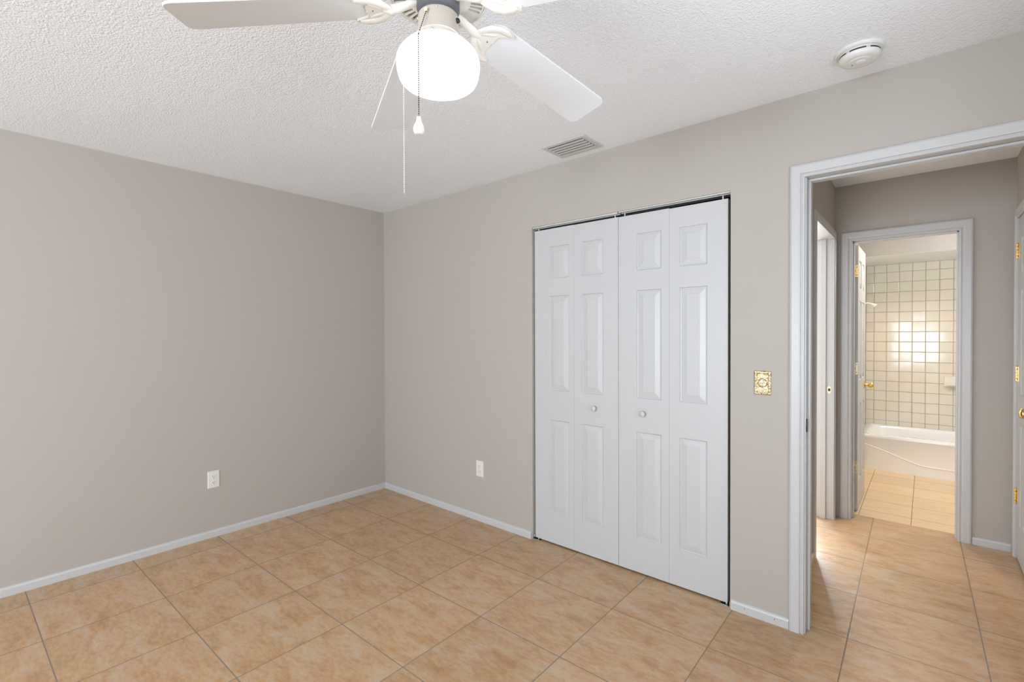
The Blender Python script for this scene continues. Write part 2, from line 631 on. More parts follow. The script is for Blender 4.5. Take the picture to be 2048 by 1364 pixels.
# ------------------------------------------------------------------ windows (behind the camera and in the side room)
def window(name, axis, a, b, z0, z1, t0, t1, label, mull):
    w = thing(name, ((a + b) / 2, (t0 + t1) / 2, z0) if axis == 'x' else ((t0 + t1) / 2, (a + b) / 2, z0), label, None, kind='structure')
    fr = BM()
    fw = 0.045
    tm = (t0 + t1) / 2

    def bx(bm, s0, s1, za, zb, h):
        if axis == 'x': box(bm, (s0, tm - h, za), (s1, tm + h, zb))
        else: box(bm, (tm - h, s0, za), (tm + h, s1, zb))
    bx(fr, a, b, z0, z0 + fw, 0.03)
    bx(fr, a, b, z1 - fw, z1, 0.03)
    bx(fr, a, a + fw, z0 + fw, z1 - fw, 0.03)
    bx(fr, b - fw, b, z0 + fw, z1 - fw, 0.03)
    for m_ in mull:
        bx(fr, m_ - 0.02, m_ + 0.02, z0 + fw, z1 - fw, 0.028)
    obj('window_frame', fr, MT['trim'], w)
    p = BM()
    bx(p, a + fw * 0.9, b - fw * 0.9, z0 + fw * 0.9, z1 - fw * 0.9, 0.003)
    obj('window_pane', p, MT['pane'], w)
    return w


window('window_1', 'x', 1.20, 3.95, 0.52, 1.95, YF - 0.12, YF, 'wide white framed window behind the camera', [2.575])
window('window_2', 'y', -5.85, -3.95, 0.02, 2.10, XR, XR + 0.12, 'white framed sliding glass door beside the camera, added to light the ceiling', [-4.9])
window('window_4', 'y', -2.15, -0.75, 0.70, 2.00, XR, XR + 0.12, 'white framed window in the right wall ahead of the camera', [-1.45])
window('window_3', 'x', 1.30, 2.80, 0.70, 2.10, 3.5, 3.6, 'white framed window of the side room', [2.05])

# ------------------------------------------------------------------ trim: casings, jambs, baseboards
# bedroom doorway
AO, BO, ZO = 3.236, 3.996, 2.062
tr = structure('trim_3', casing(BM(), AO, BO, ZO, lambda u, z, d: (u, -d, z)), MT['trim'], 'white casing around the bedroom doorway', smooth=False)
ja = boxes(((3.220, 0.0, 0), (3.241, T, ZO)), ((3.991, 0.0, 0), (4.012, T, ZO)), ((3.220, 0.0, ZO + 0.001), (4.012, T, ZO + 0.020)),
           ((3.241, 0.045, 0), (3.251, 0.085, ZO - 0.01)), ((3.981, 0.045, 0), (3.991, 0.085, ZO - 0.01)),
           ((3.241, 0.045, ZO - 0.01), (3.991, 0.085, ZO)))
obj('door_jamb', ja, MT['trim'], tr, bevel=0.0015)
obj('hall_casing', casing(BM(), AO, BO, ZO, lambda u, z, d: (u, T + d, z), w=0.055), MT['trim'], tr)
bm = BM()
lathe(bm, [(0.0, 0.0), (0.016, 0.0), (0.016, 0.0035), (0.013, 0.0045), (0, 0.0045)], (3.2405, 0.012, 0.945), 24, 'x')
for v in bm.verts:
    v.co.z = 0.945 + (v.co.z - 0.945) * 1.9
    v.co.y = 0.012 + (v.co.y - 0.012) * 0.8
obj('strike_plate', bm, MT['black'], tr, label='black oval strike plate')

# side doorway in the hall's left wall
a, b, zt = 0.921, 1.665, 2.047
tr = structure('trim_4', casing(BM(), a, b, zt, lambda u, z, d: (HX0 + d, u, z)), MT['trim'], 'white casing around the side doorway in the hall')
ja = boxes(((HX0 - 0.11, 0.902, 0), (HX0, 0.916, zt)), ((HX0 - 0.11, b + 0.004, 0), (HX0, 1.683, zt)), ((HX0 - 0.11, 0.902, zt), (HX0, 1.683, 2.065)),
           ((HX0 - 0.075, b - 0.008, 0), (HX0 - 0.04, b + 0.004, zt)), ((HX0 - 0.075, 0.916, 0), (HX0 - 0.04, 0.928, zt)))
obj('door_jamb', ja, MT['trim'], tr, bevel=0.0015)
bm = BM()
lathe(bm, [(0, 0), (0.014, 0), (0.014, -0.002), (0, -0.002)], (HX0 - 0.020, b + 0.004, 0.948), 20, 'y')
for v in bm.verts: v.co.z = 0.948 + (v.co.z - 0.948) * 2.0
sp = obj('strike_plate', bm, MT['dull_brass'], tr, label='brass strike plate')
obj('latch_hole', boxes(((HX0 - 0.027, b + 0.0005, 0.938), (HX0 - 0.013, b + 0.0025, 0.958))), MT['slot'], sp)

# bathroom doorway
a, b, zt = 3.237, 3.812, 2.031
tr = structure('trim_5', casing(BM(), a, b, zt, lambda u, z, d: (u, HY - d, z), w=0.066), MT['trim'], 'white casing around the bathroom doorway')
ja = boxes(((3.220, HY, 0), (3.240, HY + 0.125, zt)), ((3.810, HY, 0), (3.830, HY + 0.125, zt)), ((3.220, HY, zt), (3.830, HY + 0.125, 2.05)),
           ((3.240, HY + 0.04, 0), (3.250, HY + 0.075, zt)), ((3.800, HY + 0.04, 0), (3.810, HY + 0.075, zt)), ((3.24, HY + 0.04, zt - 0.010), (3.81, HY + 0.075, zt)))
obj('door_jamb', ja, MT['trim'], tr, bevel=0.0015)

# closed door's casing in the hall's right wall
a, b, zt = 0.927, 1.680, 2.047
tr = structure('trim_6', casing(BM(), a, b, zt, lambda u, z, d: (HX1 - d, u, z)), MT['trim'], 'white casing around the closed hall door')
ja = boxes(((HX1, 0.905, 0), (HX1 + 0.12, 0.925, zt)), ((HX1, 1.682, 0), (HX1 + 0.12, 1.695, zt)), ((HX1, 0.905, zt), (HX1 + 0.12, 1.695, 2.065)))
obj('door_jamb', ja, MT['trim'], tr, bevel=0.0015)


def baseboard(name, pts, label, nails=()):
    """pts: (x0,y0,x1,y1, nx,ny) inner face direction; profile with a rounded top."""
    x0, y0, x1, y1, nx, ny = pts
    prof = [(0, 0.0), (0.012, 0.0), (0.012, 0.036), (0.010, 0.043), (0.006, 0.0475), (0.0, 0.049)]
    bm = BM()
    A = [bm.verts.new((x0 + nx * d, y0 + ny * d, z)) for d, z in prof]
    B = [bm.verts.new((x1 + nx * d, y1 + ny * d, z)) for d, z in prof]
    n = len(prof)
    for i in range(n):
        bm.faces.new((A[i], A[(i + 1) % n], B[(i + 1) % n], B[i]))
    bm.faces.new(A)
    bm.faces.new(B)
    o = structure(name, bm, MT['trim'], label)
    for (x, z) in nails:
        nb = BM()
        lathe(nb, [(0, 0), (0.0022, 0), (0.0022, -0.0006), (0, -0.0006)], (x, -0.012, z), 10, 'y')
        obj('nail_head', nb, MT['screw'], o)
    return o


baseboard('baseboard_left', (0, YF, 0, 0, 1, 0), 'low white baseboard along the left wall')
baseboard('baseboard_back', (0.012, 0, 1.666, 0, 0, -1), 'low white baseboard left of the closet')
baseboard('baseboard_back', (2.924, 0, 3.176, 0, 0, -1), 'short white baseboard between closet and doorway', [(2.987, 0.026), (3.118, 0.026)])
baseboard('baseboard_front', (0.012, YF, XR, YF, 0, 1), 'white baseboard under the window behind the camera')
baseboard('baseboard_right', (XR, YF, XR, 0, -1, 0), 'white baseboard beside the camera')
baseboard('baseboard_hall_left', (HX0, T, HX0, 0.860, 1, 0), 'white baseboard of the hall left wall')
baseboard('baseboard_hall_back', (3.880, HY, HX1 - 0.014, HY, 0, -1), 'white baseboard right of the bathroom doorway')
baseboard('baseboard_hall_right', (HX1, T, HX1, 0.866, -1, 0), 'white baseboard of the hall right wall')

# ------------------------------------------------------------------ bifold closet doors
ZT_, ZM_, ZB_ = (1.719, 1.927), (0.998, 1.608), (0.204, 0.808)
leaves = [(1.680, 1.9880, 2.0410, (1.797, 1.951)), (1.9887, 2.2935, 2.0395, (2.045, 2.195)),
          (2.2957, 2.5975, 2.0375, (2.408, 2.554)), (2.5983, 2.9000, 2.0345, (2.655, 2.799))]
YD = 0.020
TD = 0.032
for di, (nm, pair, lab) in enumerate((('door_1', leaves[:2], 'white bifold closet door, the left pair of panels'),
                                      ('door_2', leaves[2:], 'white bifold closet door, the right pair of panels'))):
    x0 = pair[0][0]
    d = thing(nm, (x0, YD, 0.010), lab, None, kind='structure')
    for (xa, xb, zt, (pa, pb)) in pair:
        z0 = 0.010
        pans = [(pa - xa, pb - xa, q[0] - z0, q[1] - z0) for q in (ZT_, ZM_, ZB_)]
        bm = panel_door(BM(), xb - xa, zt - z0, TD, pans, lambda u, z, dd, xa=xa, z0=z0: (xa + u, YD + dd, z0 + z), 0.007)
        obj('door_panel', bm, MT['door'], d)
    kx = (2.138, 2.451)[di]
    bm = lathe(BM(), [(0.0, 0.0), (0.009, 0.0), (0.007, -0.006), (0.0075, -0.010), (0.0145, -0.014), (0.0165, -0.019),
                      (0.0155, -0.024), (0.010, -0.0275), (0, -0.0285)], (kx, YD, 0.914), 32, 'y')
    obj('door_knob', bm, MT['trim'], d, smooth=True)
    for px_ in ((1.706, 2.268) if di == 0 else (2.330, 2.872)):
        obj('pivot_pin', lathe(BM(), [(0.0028, 0.0), (0.0028, 0.022)], (px_, YD + 0.012, pair[0][2] - 0.002 if px_ < 2.8 else pair[1][2] - 0.002), 12), MT['plastic'], d)
tk = thing('door_track', (2.295, 0.02, 2.05), 'off-white metal track over the bifold closet doors', 'door track')
bm = BM()
for xa, xb, za, zb in ((1.673, 2.297, 2.0575, 2.0555), (2.303, 2.917, 2.0590, 2.0585)):
    vs = box(bm, (xa, 0.006, za), (xb, 0.009, 2.0655))
    vs[1].co.z = zb; vs[2].co.z = zb
    vs = box(bm, (xa, 0.040, za), (xb, 0.043, 2.0655))
    vs[1].co.z = zb; vs[2].co.z = zb
    box(bm, (xa, 0.009, 2.0625), (xb, 0.040, 2.0655))
obj('rail', bm, MT['track'], tk)
for x in (1.71, 2.855):
    obj('mounting_screw', lathe(BM(), [(0.004, 0), (0.004, -0.003), (0, -0.004)], (x, 0.025, 2.0625), 12), MT['chrome'], tk)

for bx0, bx1, lab, nm in ((1.675, 1.725, 'silver floor bracket under the left edge of the closet doors', 'floor_bracket'),
                          (2.868, 2.917, 'silver floor bracket under the right edge of the closet doors', 'floor_bracket')):
    t = thing(nm, ((bx0 + bx1) / 2, 0.02, 0.0), lab, 'bracket', 'closet door floor brackets')
    side = bx0 if bx0 < 2 else bx1
    s_ = 1 if bx0 < 2 else -1
    obj('base_plate', boxes(((bx0, 0.002, 0), (bx1, 0.045, 0.0035)), ((min(side, side + s_ * .003), 0.002, 0.0035), (max(side, side + s_ * .003), 0.045, 0.03))), MT['chrome'], t)
    obj('pivot_post', lathe(BM(), [(0.004, 0.0035), (0.004, 0.0098)], ((bx0 + bx1) / 2, 0.03, 0), 12), MT['plastic'], t)

# ------------------------------------------------------------------ hinged doors
def hinge(parent, c, axis, mat, w=0.036, h=0.09, two=False):
    """plate with screws and a knuckle barrel; axis 'y': plate faces -y; 'x': plate faces -x."""
    bm = BM()
    x, y, z = c
    if axis == 'y':
        box(bm, (x - w / 2, y - 0.002, z - h / 2), (x + w / 2, y, z + h / 2))
    else:
        box(bm, (x - 0.002, y - w / 2, z - h / 2), (x, y + w / 2, z + h / 2))
    hp = obj('hinge', bm, mat, parent, label='brass hinge')
    bm = BM()
    for k in range(5):
        zz = z - h / 2 + k * h / 5
        bc = (x - w / 2, y - 0.005, zz) if axis == 'y' else (x - 0.006, y + w / 2, zz)
        lathe(bm, [(0.0045, 0.0006), (0.0055, 0.0015), (0.0055, h / 5 - 0.0015), (0.0045, h / 5 - 0.0006)], bc, 14)
    bc = (x - w / 2, y - 0.005, z) if axis == 'y' else (x - 0.006, y + w / 2, z)
    ball(bm, (bc[0], bc[1], z + h / 2 + 0.002), 0.0045, 2)
    obj('hinge_barrel', bm, mat, hp, smooth=True)
    for k, (du, dz) in enumerate(((-0.25, 0.36), (0.28, 0.33), (0.0, 0.0), (-0.25, -0.36), (0.28, -0.33))):
        bm = BM()
        if axis == 'y':
            lathe(bm, [(0, -0.0004), (0.0034, -0.0004), (0.0034, 0)], (x + du * w, y - 0.002, z + dz * h), 10, 'y')
        else:
            lathe(bm, [(0, -0.0004), (0.0034, -0.0004), (0.0034, 0)], (x - 0.002, y + du * w, z + dz * h), 10, 'x')
        obj('screw', bm, MT['screw'], hp)
    return hp


def knob(parent, c, dx, mat):
    """round knob whose axis runs along x; dx = +1/-1 is the side it sticks out to."""
    prof = [(0, 0), (0.031, 0), (0.031, 0.003), (0.026, 0.007), (0.012, 0.010), (0.0095, 0.016), (0.010, 0.026), (0.018, 0.033),
            (0.025, 0.043), (0.0265, 0.052), (0.023, 0.060), (0.014, 0.065), (0.006, 0.0655), (0, 0.0645)]
    bm = lathe(BM(), [(r, h * dx) for r, h in prof], c, 36, 'x')
    k = obj('door_knob', bm, mat, parent, smooth=True, label='polished brass knob')
    return k


def six_panels(w):
    st, mid = 0.095 * w / 0.62, 0.09 * w / 0.62
    pw = (w - 2 * st - mid) / 2
    out = []
    for a in (st, st + pw + mid):
        for z in ((0.21, 0.80), (0.985, 1.60), (1.70, 1.91)):
            out.append((a, a + pw, z[0], z[1]))
    return out


# bathroom door, open against the left wall
LX0, LX1, LY0, LY1 = 3.2225, 3.2575, 1.980, 2.545
d = thing('door_3', (LX0, LY0, 0.012), 'open white six-panel bathroom door seen edge-on with brass knob and hinges', None, kind='structure')
bm = panel_door(BM(), LY1 - LY0, 2.018, LX1 - LX0, six_panels(LY1 - LY0), lambda u, z, dd: (LX1 - dd, LY0 + u, 0.012 + z), 0.008)
obj('door_panel', bm, MT['door'], d)
for z, mm in ((1.833, 'brass'), (1.092, 'dull_brass'), (0.339, 'dull_brass')):
    hinge(d, (3.240, LY0, z), 'y', MT[mm], 0.033)
knob(d, (LX1, 2.455, 0.930), 1, MT['brass'])
knob(d, (LX0, 2.455, 0.930), -1, MT['brass'])

# closed door in the hall's right wall
d = thing('door_4', (HX1, 1.676, 0.012), 'closed white panel door with brass hinges and knob in the hall', None, kind='structure')
bm = panel_door(BM(), 0.747, 2.030, 0.035, six_panels(0.747), lambda u, z, dd: (HX1 - 0.001 + dd, 1.677 - u, 0.012 + z), 0.008)
obj('door_panel', bm, MT['door'], d)
for z in (1.850, 1.112, 0.375):
    hinge(d, (HX1 - 0.001, 1.664, z), 'x', MT['brass'], 0.030)
knob(d, (HX1 - 0.001, 0.990, 0.955), -1, MT['brass'])

# ------------------------------------------------------------------ outlets and switch
def outlet(cx, cy, cz, ax, label):
    """ax 'x': plate lies on x = const, facing +x (left wall); 'y': on y = const, facing -y."""
    t = thing('wall_outlet', (cx, cy, cz), label, 'outlet', 'wall outlets')
    def f(u, z, d):
        return (cx + d, cy + u, cz + z) if ax == 'x' else (cx + u, cy - d, cz + z)
    def prism(bm, outline, d0, d1, bev=0.0):
        n = len(outline)
        A = [bm.verts.new(f(u, z, d0)) for u, z in outline]
        B = [bm.verts.new(f(u, z, d1 - bev)) for u, z in outline]
        L = [A, B]
        if bev:
            cu = sum(o[0] for o in outline) / n; cz_ = sum(o[1] for o in outline) / n
            L.append([bm.verts.new(f(u - math.copysign(bev, u - cu), z - math.copysign(bev, z - cz_), d1)) for u, z in outline])
        for P_, Q_ in zip(L, L[1:]):
            for i in range(n):
                bm.faces.new((P_[i], P_[(i + 1) % n], Q_[(i + 1) % n], Q_[i]))
        bm.faces.new(L[-1]); bm.faces.new(A)
    w, h = 0.0355, 0.0575
    bm = BM()
    prism(bm, [(-w, -h), (w, -h), (w, h), (-w, h)], 0.0, 0.0055, 0.003)
    pl = obj('cover_plate', bm, MT['plate'], t)
    for dz in (0.0195, -0.0195):
        bm = BM()
        out = []
        for i in range(24):
            a = 2 * PI * i / 24
            out.append((0.0165 * math.cos(a), dz + max(-0.0135, min(0.0135, 0.0165 * math.sin(a)))))
        prism(bm, out, 0.0055, 0.0085)
        so = obj('socket', bm, MT['plate'], t)
        bm = BM()
        for (u0, u1, z0, z1) in ((-0.0075, -0.0052, dz - 0.001, dz + 0.008), (0.0052, 0.0072, dz, dz + 0.007), (-0.0022, 0.0022, dz - 0.0098, dz - 0.0052)):
            prism(bm, [(u0, z0), (u1, z0), (u1, z1), (u0, z1)], 0.0085, 0.0088)
        obj('slots', bm, MT['slot'], so)
    bm = BM()
    prism(bm, [(0.0025 * math.cos(2 * PI * i / 12), 0.0025 * math.sin(2 * PI * i / 12)) for i in range(12)], 0.0055, 0.0068)
    obj('screw', bm, MT['plate'], t)
    return t


outlet(0.0, -1.3615, 0.3885, 'x', 'white duplex outlet low on the left wall')
outlet(1.183, 0.0, 0.381, 'y', 'white duplex outlet on the wall between the corner and the closet')

sw = thing('light_switch', (3.063, 0.0, 1.128), 'ornate brass switch plate beside the doorway', 'light switch')
bm = BM()
w, h = 0.0375, 0.057
lay = []
for ins, dd in ((0, 0), (0, 0.002), (0.004, 0.006), (0.0095, 0.0065), (0.012, 0.0045)):
    lay.append([bm.verts.new((3.063 + sx * (w - ins), -dd, 1.128 + sz_ * (h - ins))) for sx, sz_ in ((-1, -1), (1, -1), (1, 1), (-1, 1))])
for A, B in zip(lay, lay[1:]):
    for q in range(4):
        bm.faces.new((A[q], A[(q + 1) % 4], B[(q + 1) % 4], B[q]))
bm.faces.new(lay[-1])
pl = obj('cover_plate', bm, MT['ornate'], sw, bevel=0.0015)
bm = BM()
for i in range(26):   # cast scroll bosses round the plate
    a = 2 * PI * i / 26
    rx, rz = 0.0275, 0.0455
    k = max(abs(math.cos(a)) / rx, abs(math.sin(a)) / rz)
    px_, pz_ = math.cos(a) / k, math.sin(a) / k
    r = 0.0042 + 0.0016 * (i % 2)
    c = Vector((3.063 + px_, -0.006, 1.128 + pz_))
    tube(bm, [c + Vector((math.cos(t) * r, 0, math.sin(t) * r)) for t in [j * PI / 5 + a for j in range(9)]], 0.0013, 5)
lathe(bm, [(0.021, -0.0045), (0.019, -0.0075), (0.017, -0.0045)], (3.063, 0, 1.128), 28, 'y', cap=False)
obj('scroll_relief', bm, MT['ornate'], pl)
bm = BM()
v = box(bm, (3.063 - 0.0045, -0.018, 1.128 - 0.004), (3.063 + 0.0045, -0.0045, 1.128 + 0.008))
for q in v:
    if q.co.y < -0.01: q.co.z += 0.006
obj('toggle', bm, MT['chrome'], sw, bevel=0.001)
for dz in (0.03, -0.03):
    obj('screw', lathe(BM(), [(0, -0.0065), (0.0026, -0.006), (0.003, -0.0045)], (3.063, 0, 1.128 + dz), 12, 'y'), MT['dull_brass'], sw)

# ------------------------------------------------------------------ smoke detector
SX, SY = 3.452, -0.232
sd = thing('smoke_detector', (SX, SY, H), 'round white smoke detector on the ceiling above the doorway', 'smoke detector')
obj('mounting_base', lathe(BM(), [(0, 0), (0.078, 0), (0.078, -0.006), (0.074, -0.010), (0, -0.010)], (SX, SY, H), 64), MT['plastic'], sd, smooth=True)
cv = obj('cover', lathe(BM(), [(0.064, -0.010), (0.066, -0.013), (0.0665, -0.0165), (0.062, -0.0165), (0.062, -0.0225), (0.0665, -0.0225),
                               (0.066, -0.031), (0.060, -0.038), (0.048, -0.041), (0.038, -0.041), (0.036, -0.043), (0.012, -0.0445), (0, -0.0445)],
                        (SX, SY, H), 64, cap=False), MT['plastic'], sd, smooth=True)
bm = BM()
for k in range(6):
    a0 = k * PI / 3 + 0.12
    n = 10
    pr = None
    for i in range(n + 1):
        a = a0 + (PI / 3 - 0.24) * i / n
        ring = [bm.verts.new((SX + r * math.cos(a), SY + r * math.sin(a), H + z)) for r, z in ((0.0622, -0.0168), (0.0655, -0.0168), (0.0655, -0.0222), (0.0622, -0.0222))]
        if pr:
            for q in range(4): bm.faces.new((pr[q], pr[(q + 1) % 4], ring[(q + 1) % 4], ring[q]))
        else: bm.faces.new(ring)
        pr = ring
    bm.faces.new(pr)
obj('air_slots', bm, MT['slot'], cv)
obj('test_button', lathe(BM(), [(0.017, -0.0438), (0.017, -0.0462), (0.015, -0.047), (0, -0.047)], (SX + 0.004, SY, H), 32), MT['plastic'], sd, smooth=True)
obj('indicator_light', lathe(BM(), [(0.002, -0.043), (0.002, -0.0455), (0, -0.0458)], (SX - 0.024, SY + 0.006, H), 10), MT['slot'], sd)

# ------------------------------------------------------------------ ceiling air vent
VX0, VX1, VY0, VY1 = 1.955, 2.247, -0.273, -0.060
av = thing('air_vent', ((VX0 + VX1) / 2, (VY0 + VY1) / 2, H), 'small louvred air vent in the ceiling above the closet', 'air vent')
fw = 0.028
fr = BM()
o_ = [(VX0, VY0), (VX1, VY0), (VX1, VY1), (VX0, VY1)]
i_ = [(VX0 + fw, VY0 + fw), (VX1 - fw, VY0 + fw), (VX1 - fw, VY1 - fw), (VX0 + fw, VY1 - fw)]
L = [[fr.verts.new((*p, H - 0.0005)) for p in o_], [fr.verts.new((*p, H - 0.003)) for p in o_],
     [fr.verts.new((p[0] + (q[0] - p[0]) * .25, p[1] + (q[1] - p[1]) * .25, H - 0.006)) for p, q in zip(o_, i_)],
     [fr.verts.new((*q, H - 0.006)) for q in i_], [fr.verts.new((*q, H - 0.0005)) for q in i_]]
for A, B in zip(L, L[1:]):
    for q in range(4): fr.faces.new((A[q], A[(q + 1) % 4], B[(q + 1) % 4], B[q]))
obj('vent_frame', fr, MT['vent'], av)
obj('vent_shade_sheet', boxes(((i_[0][0], i_[0][1], H - 0.0012), (i_[2][0], i_[2][1], H - 0.0004))), MT['vent_dark'], av)  # near-black sheet stands in for the shade between the slats
ny = 5
for k in range(ny):
    yc = VY0 + fw + (k + 0.5) * (VY1 - VY0 - 2 * fw) / ny
    bm = BM()
    v = box(bm, (VX0 + fw, yc - 0.0092, -0.0009), (VX1 - fw, yc + 0.0092, 0.0009))
    rot = Matrix.Rotation(math.radians(-5), 4, 'X')
    for q in v:
        p = rot @ Vector((0, q.co.y - yc, q.co.z))
        q.co.y = yc + p.y
        q.co.z = H - 0.0085 + p.z
    obj('slat', bm, MT['vent'], av)

# ------------------------------------------------------------------ ceiling fan
HX, HYF = 2.780, -1.753
fan = thing('ceiling_fan', (HX, HYF, H), 'white five-blade ceiling fan with a lit round glass globe and pull chains', 'ceiling fan')
C0 = (HX, HYF, 0)
obj('motor_housing', lathe(BM(), [(0.06, 2.44), (0.105, 2.44), (0.108, 2.425), (0.112, 2.40), (0.135, 2.375), (0.143, 2.35), (0.143, 2.215),
                                  (0.139, 2.195), (0.131, 2.178), (0.125, 2.165), (0.122, 2.158), (0.117, 2.158), (0.116, 2.18), (0.0, 2.18)],
                           C0, 72, cap=False), MT['cream'], fan, smooth=True)
bm = BM()
lathe(bm, [(0.1195, 2.1600), (0.1195, 2.1520), (0.1165, 2.1490), (0.1115, 2.1490), (0.1105, 2.1540)], C0, 72, cap=False)
lathe(bm, [(0.110, 2.1540), (0.1095, 2.1480), (0.1065, 2.1480), (0.1055, 2.1540)], C0, 72, cap=False)
lathe(bm, [(0.078, 2.1560), (0.077, 2.1490), (0.060, 2.1440), (0.02, 2.1440), (0, 2.1440)], C0, 48, cap=False)
for k in range(44):
    a = 2 * PI * k / 44
    c, s_ = math.cos(a), math.sin(a)
    wv = 0.0021
    vs = []
    for r in (0.074, 0.1085):
        for t in (-wv, wv):
            for z in (2.1490, 2.1570):
                vs.append(bm.verts.new((HX + r * c - s_ * t * (1 if r < .09 else 1.5), HYF + r * s_ + c * t * (1 if r < .09 else 1.5), z)))
    for f in ((0, 1, 3, 2), (4, 5, 7, 6), (0, 1, 5, 4), (2, 3, 7, 6), (0, 2, 6, 4), (1, 3, 7, 5)):
        bm.faces.new([vs[i] for i in f])
for k in range(5):   # plain webs under each arm
    a = math.radians(84.08 + 72 * k)
    for da in [j * 0.04 - 0.16 for j in range(9)]:
        c, s_ = math.cos(a + da), math.sin(a + da)
        c2, s2 = math.cos(a + da + 0.04), math.sin(a + da + 0.04)
        bm.faces.new([bm.verts.new((HX + r * cc, HYF + r * ss, 2.1488)) for r, cc, ss in ((0.074, c, s_), (0.109, c, s_), (0.109, c2, s2), (0.074, c2, s2))])
obj('vent_grille', bm, MT['cream'], fan)
obj('grille_backing', lathe(BM(), [(0, 2.1660), (0.114, 2.1660), (0.114, 2.1640), (0, 2.1640)], C0, 48), MT['shadow_gap'], fan)
obj('flywheel', lathe(BM(), [(0.0, 2.1445), (0.050, 2.1445), (0.050, 2.122), (0.040, 2.114), (0.040, 2.098), (0, 2.098)], C0, 48), MT['dark'], fan, smooth=True)
sh = obj('switch_housing', lathe(BM(), [(0, 2.1085), (0.041, 2.1085), (0.0465, 2.105), (0.0475, 2.100), (0.0475, 2.073), (0.050, 2.064), (0.0515, 2.057), (0.050, 2.056), (0.0, 2.056)],
                                 C0, 64, cap=False), MT['beige'], fan, smooth=True)
ft = obj('shade_fitter', lathe(BM(), [(0, 2.057), (0.0485, 2.057), (0.0485, 2.045), (0.0495, 2.041), (0.0495, 2.039), (0.0, 2.039)], C0, 64, cap=False), MT['beige'], fan, smooth=True)
camdir = Vector((0.652, -0.758, 0))
latd = Vector((0.758, 0.652, 0))
for ang in (-8, 112, 232):
    dv = Matrix.Rotation(math.radians(ang), 3, 'Z') @ camdir
    bm = BM()
    ball(bm, Vector((HX, HYF, 2.049)) + dv * 0.0488, 0.0034, 2)
    obj('screw', bm, MT['chrome'], ft, smooth=True)
for ang, z in ((4, 2.100), (70, 2.096), (-75, 2.096)):
    dv = Matrix.Rotation(math.radians(ang), 3, 'Z') @ camdir
    bm = BM()
    ball(bm, Vector((HX, HYF, z)) + dv * 0.0472, 0.0026, 2)
    obj('screw', bm, MT['dull_brass'], sh, smooth=True)
dv = (latd * 0.95 + camdir * 0.3).normalized()
bm = BM()
ball(bm, Vector((HX, HYF, 2.088)) + dv * 0.049, 0.006, 2)
obj('reverse_switch', bm, MT['black'], sh)
gl = obj('glass_globe', lathe(BM(), [(0.0, 2.0420), (0.047, 2.0420), (0.053, 2.0410), (0.064, 2.0375), (0.077, 2.0305), (0.087, 2.0200), (0.0935, 2.0100), (0.0968, 1.9980),
                                     (0.0966, 1.9860), (0.0950, 1.9756), (0.0925, 1.9651), (0.0885, 1.9564), (0.082, 1.9503), (0.073, 1.9464), (0.060, 1.9425), (0.040, 1.9382), (0.020, 1.9360), (0, 1.9355)],
                              C0, 72, cap=False), MT['globe'], fan, smooth=True, label='glowing white glass globe')

PH0, ALF, DR, ZF, RB = math.radians(84.08), -0.197, 0.133, 2.135, 0.570


def fanp(k, r, t, lift=0.0):
    ph = PH0 + k * 2 * PI / 5
    c, s_ = math.cos(ph), math.sin(ph)
    e1 = Vector((c, s_, -DR))
    e2 = Vector((-s_ * math.cos(ALF), c * math.cos(ALF), math.sin(ALF)))
    n = e1.cross(e2).normalized()
    return Vector((HX, HYF, ZF)) + e1 * r + e2 * t + n * lift


def slab(bm, k, outline, l0, l1, dome=None):
    A = [bm.verts.new(fanp(k, r, t, l0)) for r, t in outline]
    B = [bm.verts.new(fanp(k, r, t, l1)) for r, t in outline]
    n = len(outline)
    for i in range(n):
        bm.faces.new((A[i], A[(i + 1) % n], B[(i + 1) % n], B[i]))
    bm.faces.new(A)
    bm.faces.new(list(reversed(B)))


def smooth_outline(ctrl, n=6):
    """closed Catmull-Rom through ctrl points."""
    out = []
    m = len(ctrl)
    for i in range(m):
        p0, p1, p2, p3 = (Vector(ctrl[(i + j - 1) % m]) for j in range(4))
        for q in range(n):
            t = q / n
            out.append(0.5 * ((2 * p1) + (-p0 + p2) * t + (2 * p0 - 5 * p1 + 4 * p2 - p3) * t * t + (-p0 + 3 * p1 - 3 * p2 + p3) * t ** 3))
    return [(p.x, p.y) for p in out]


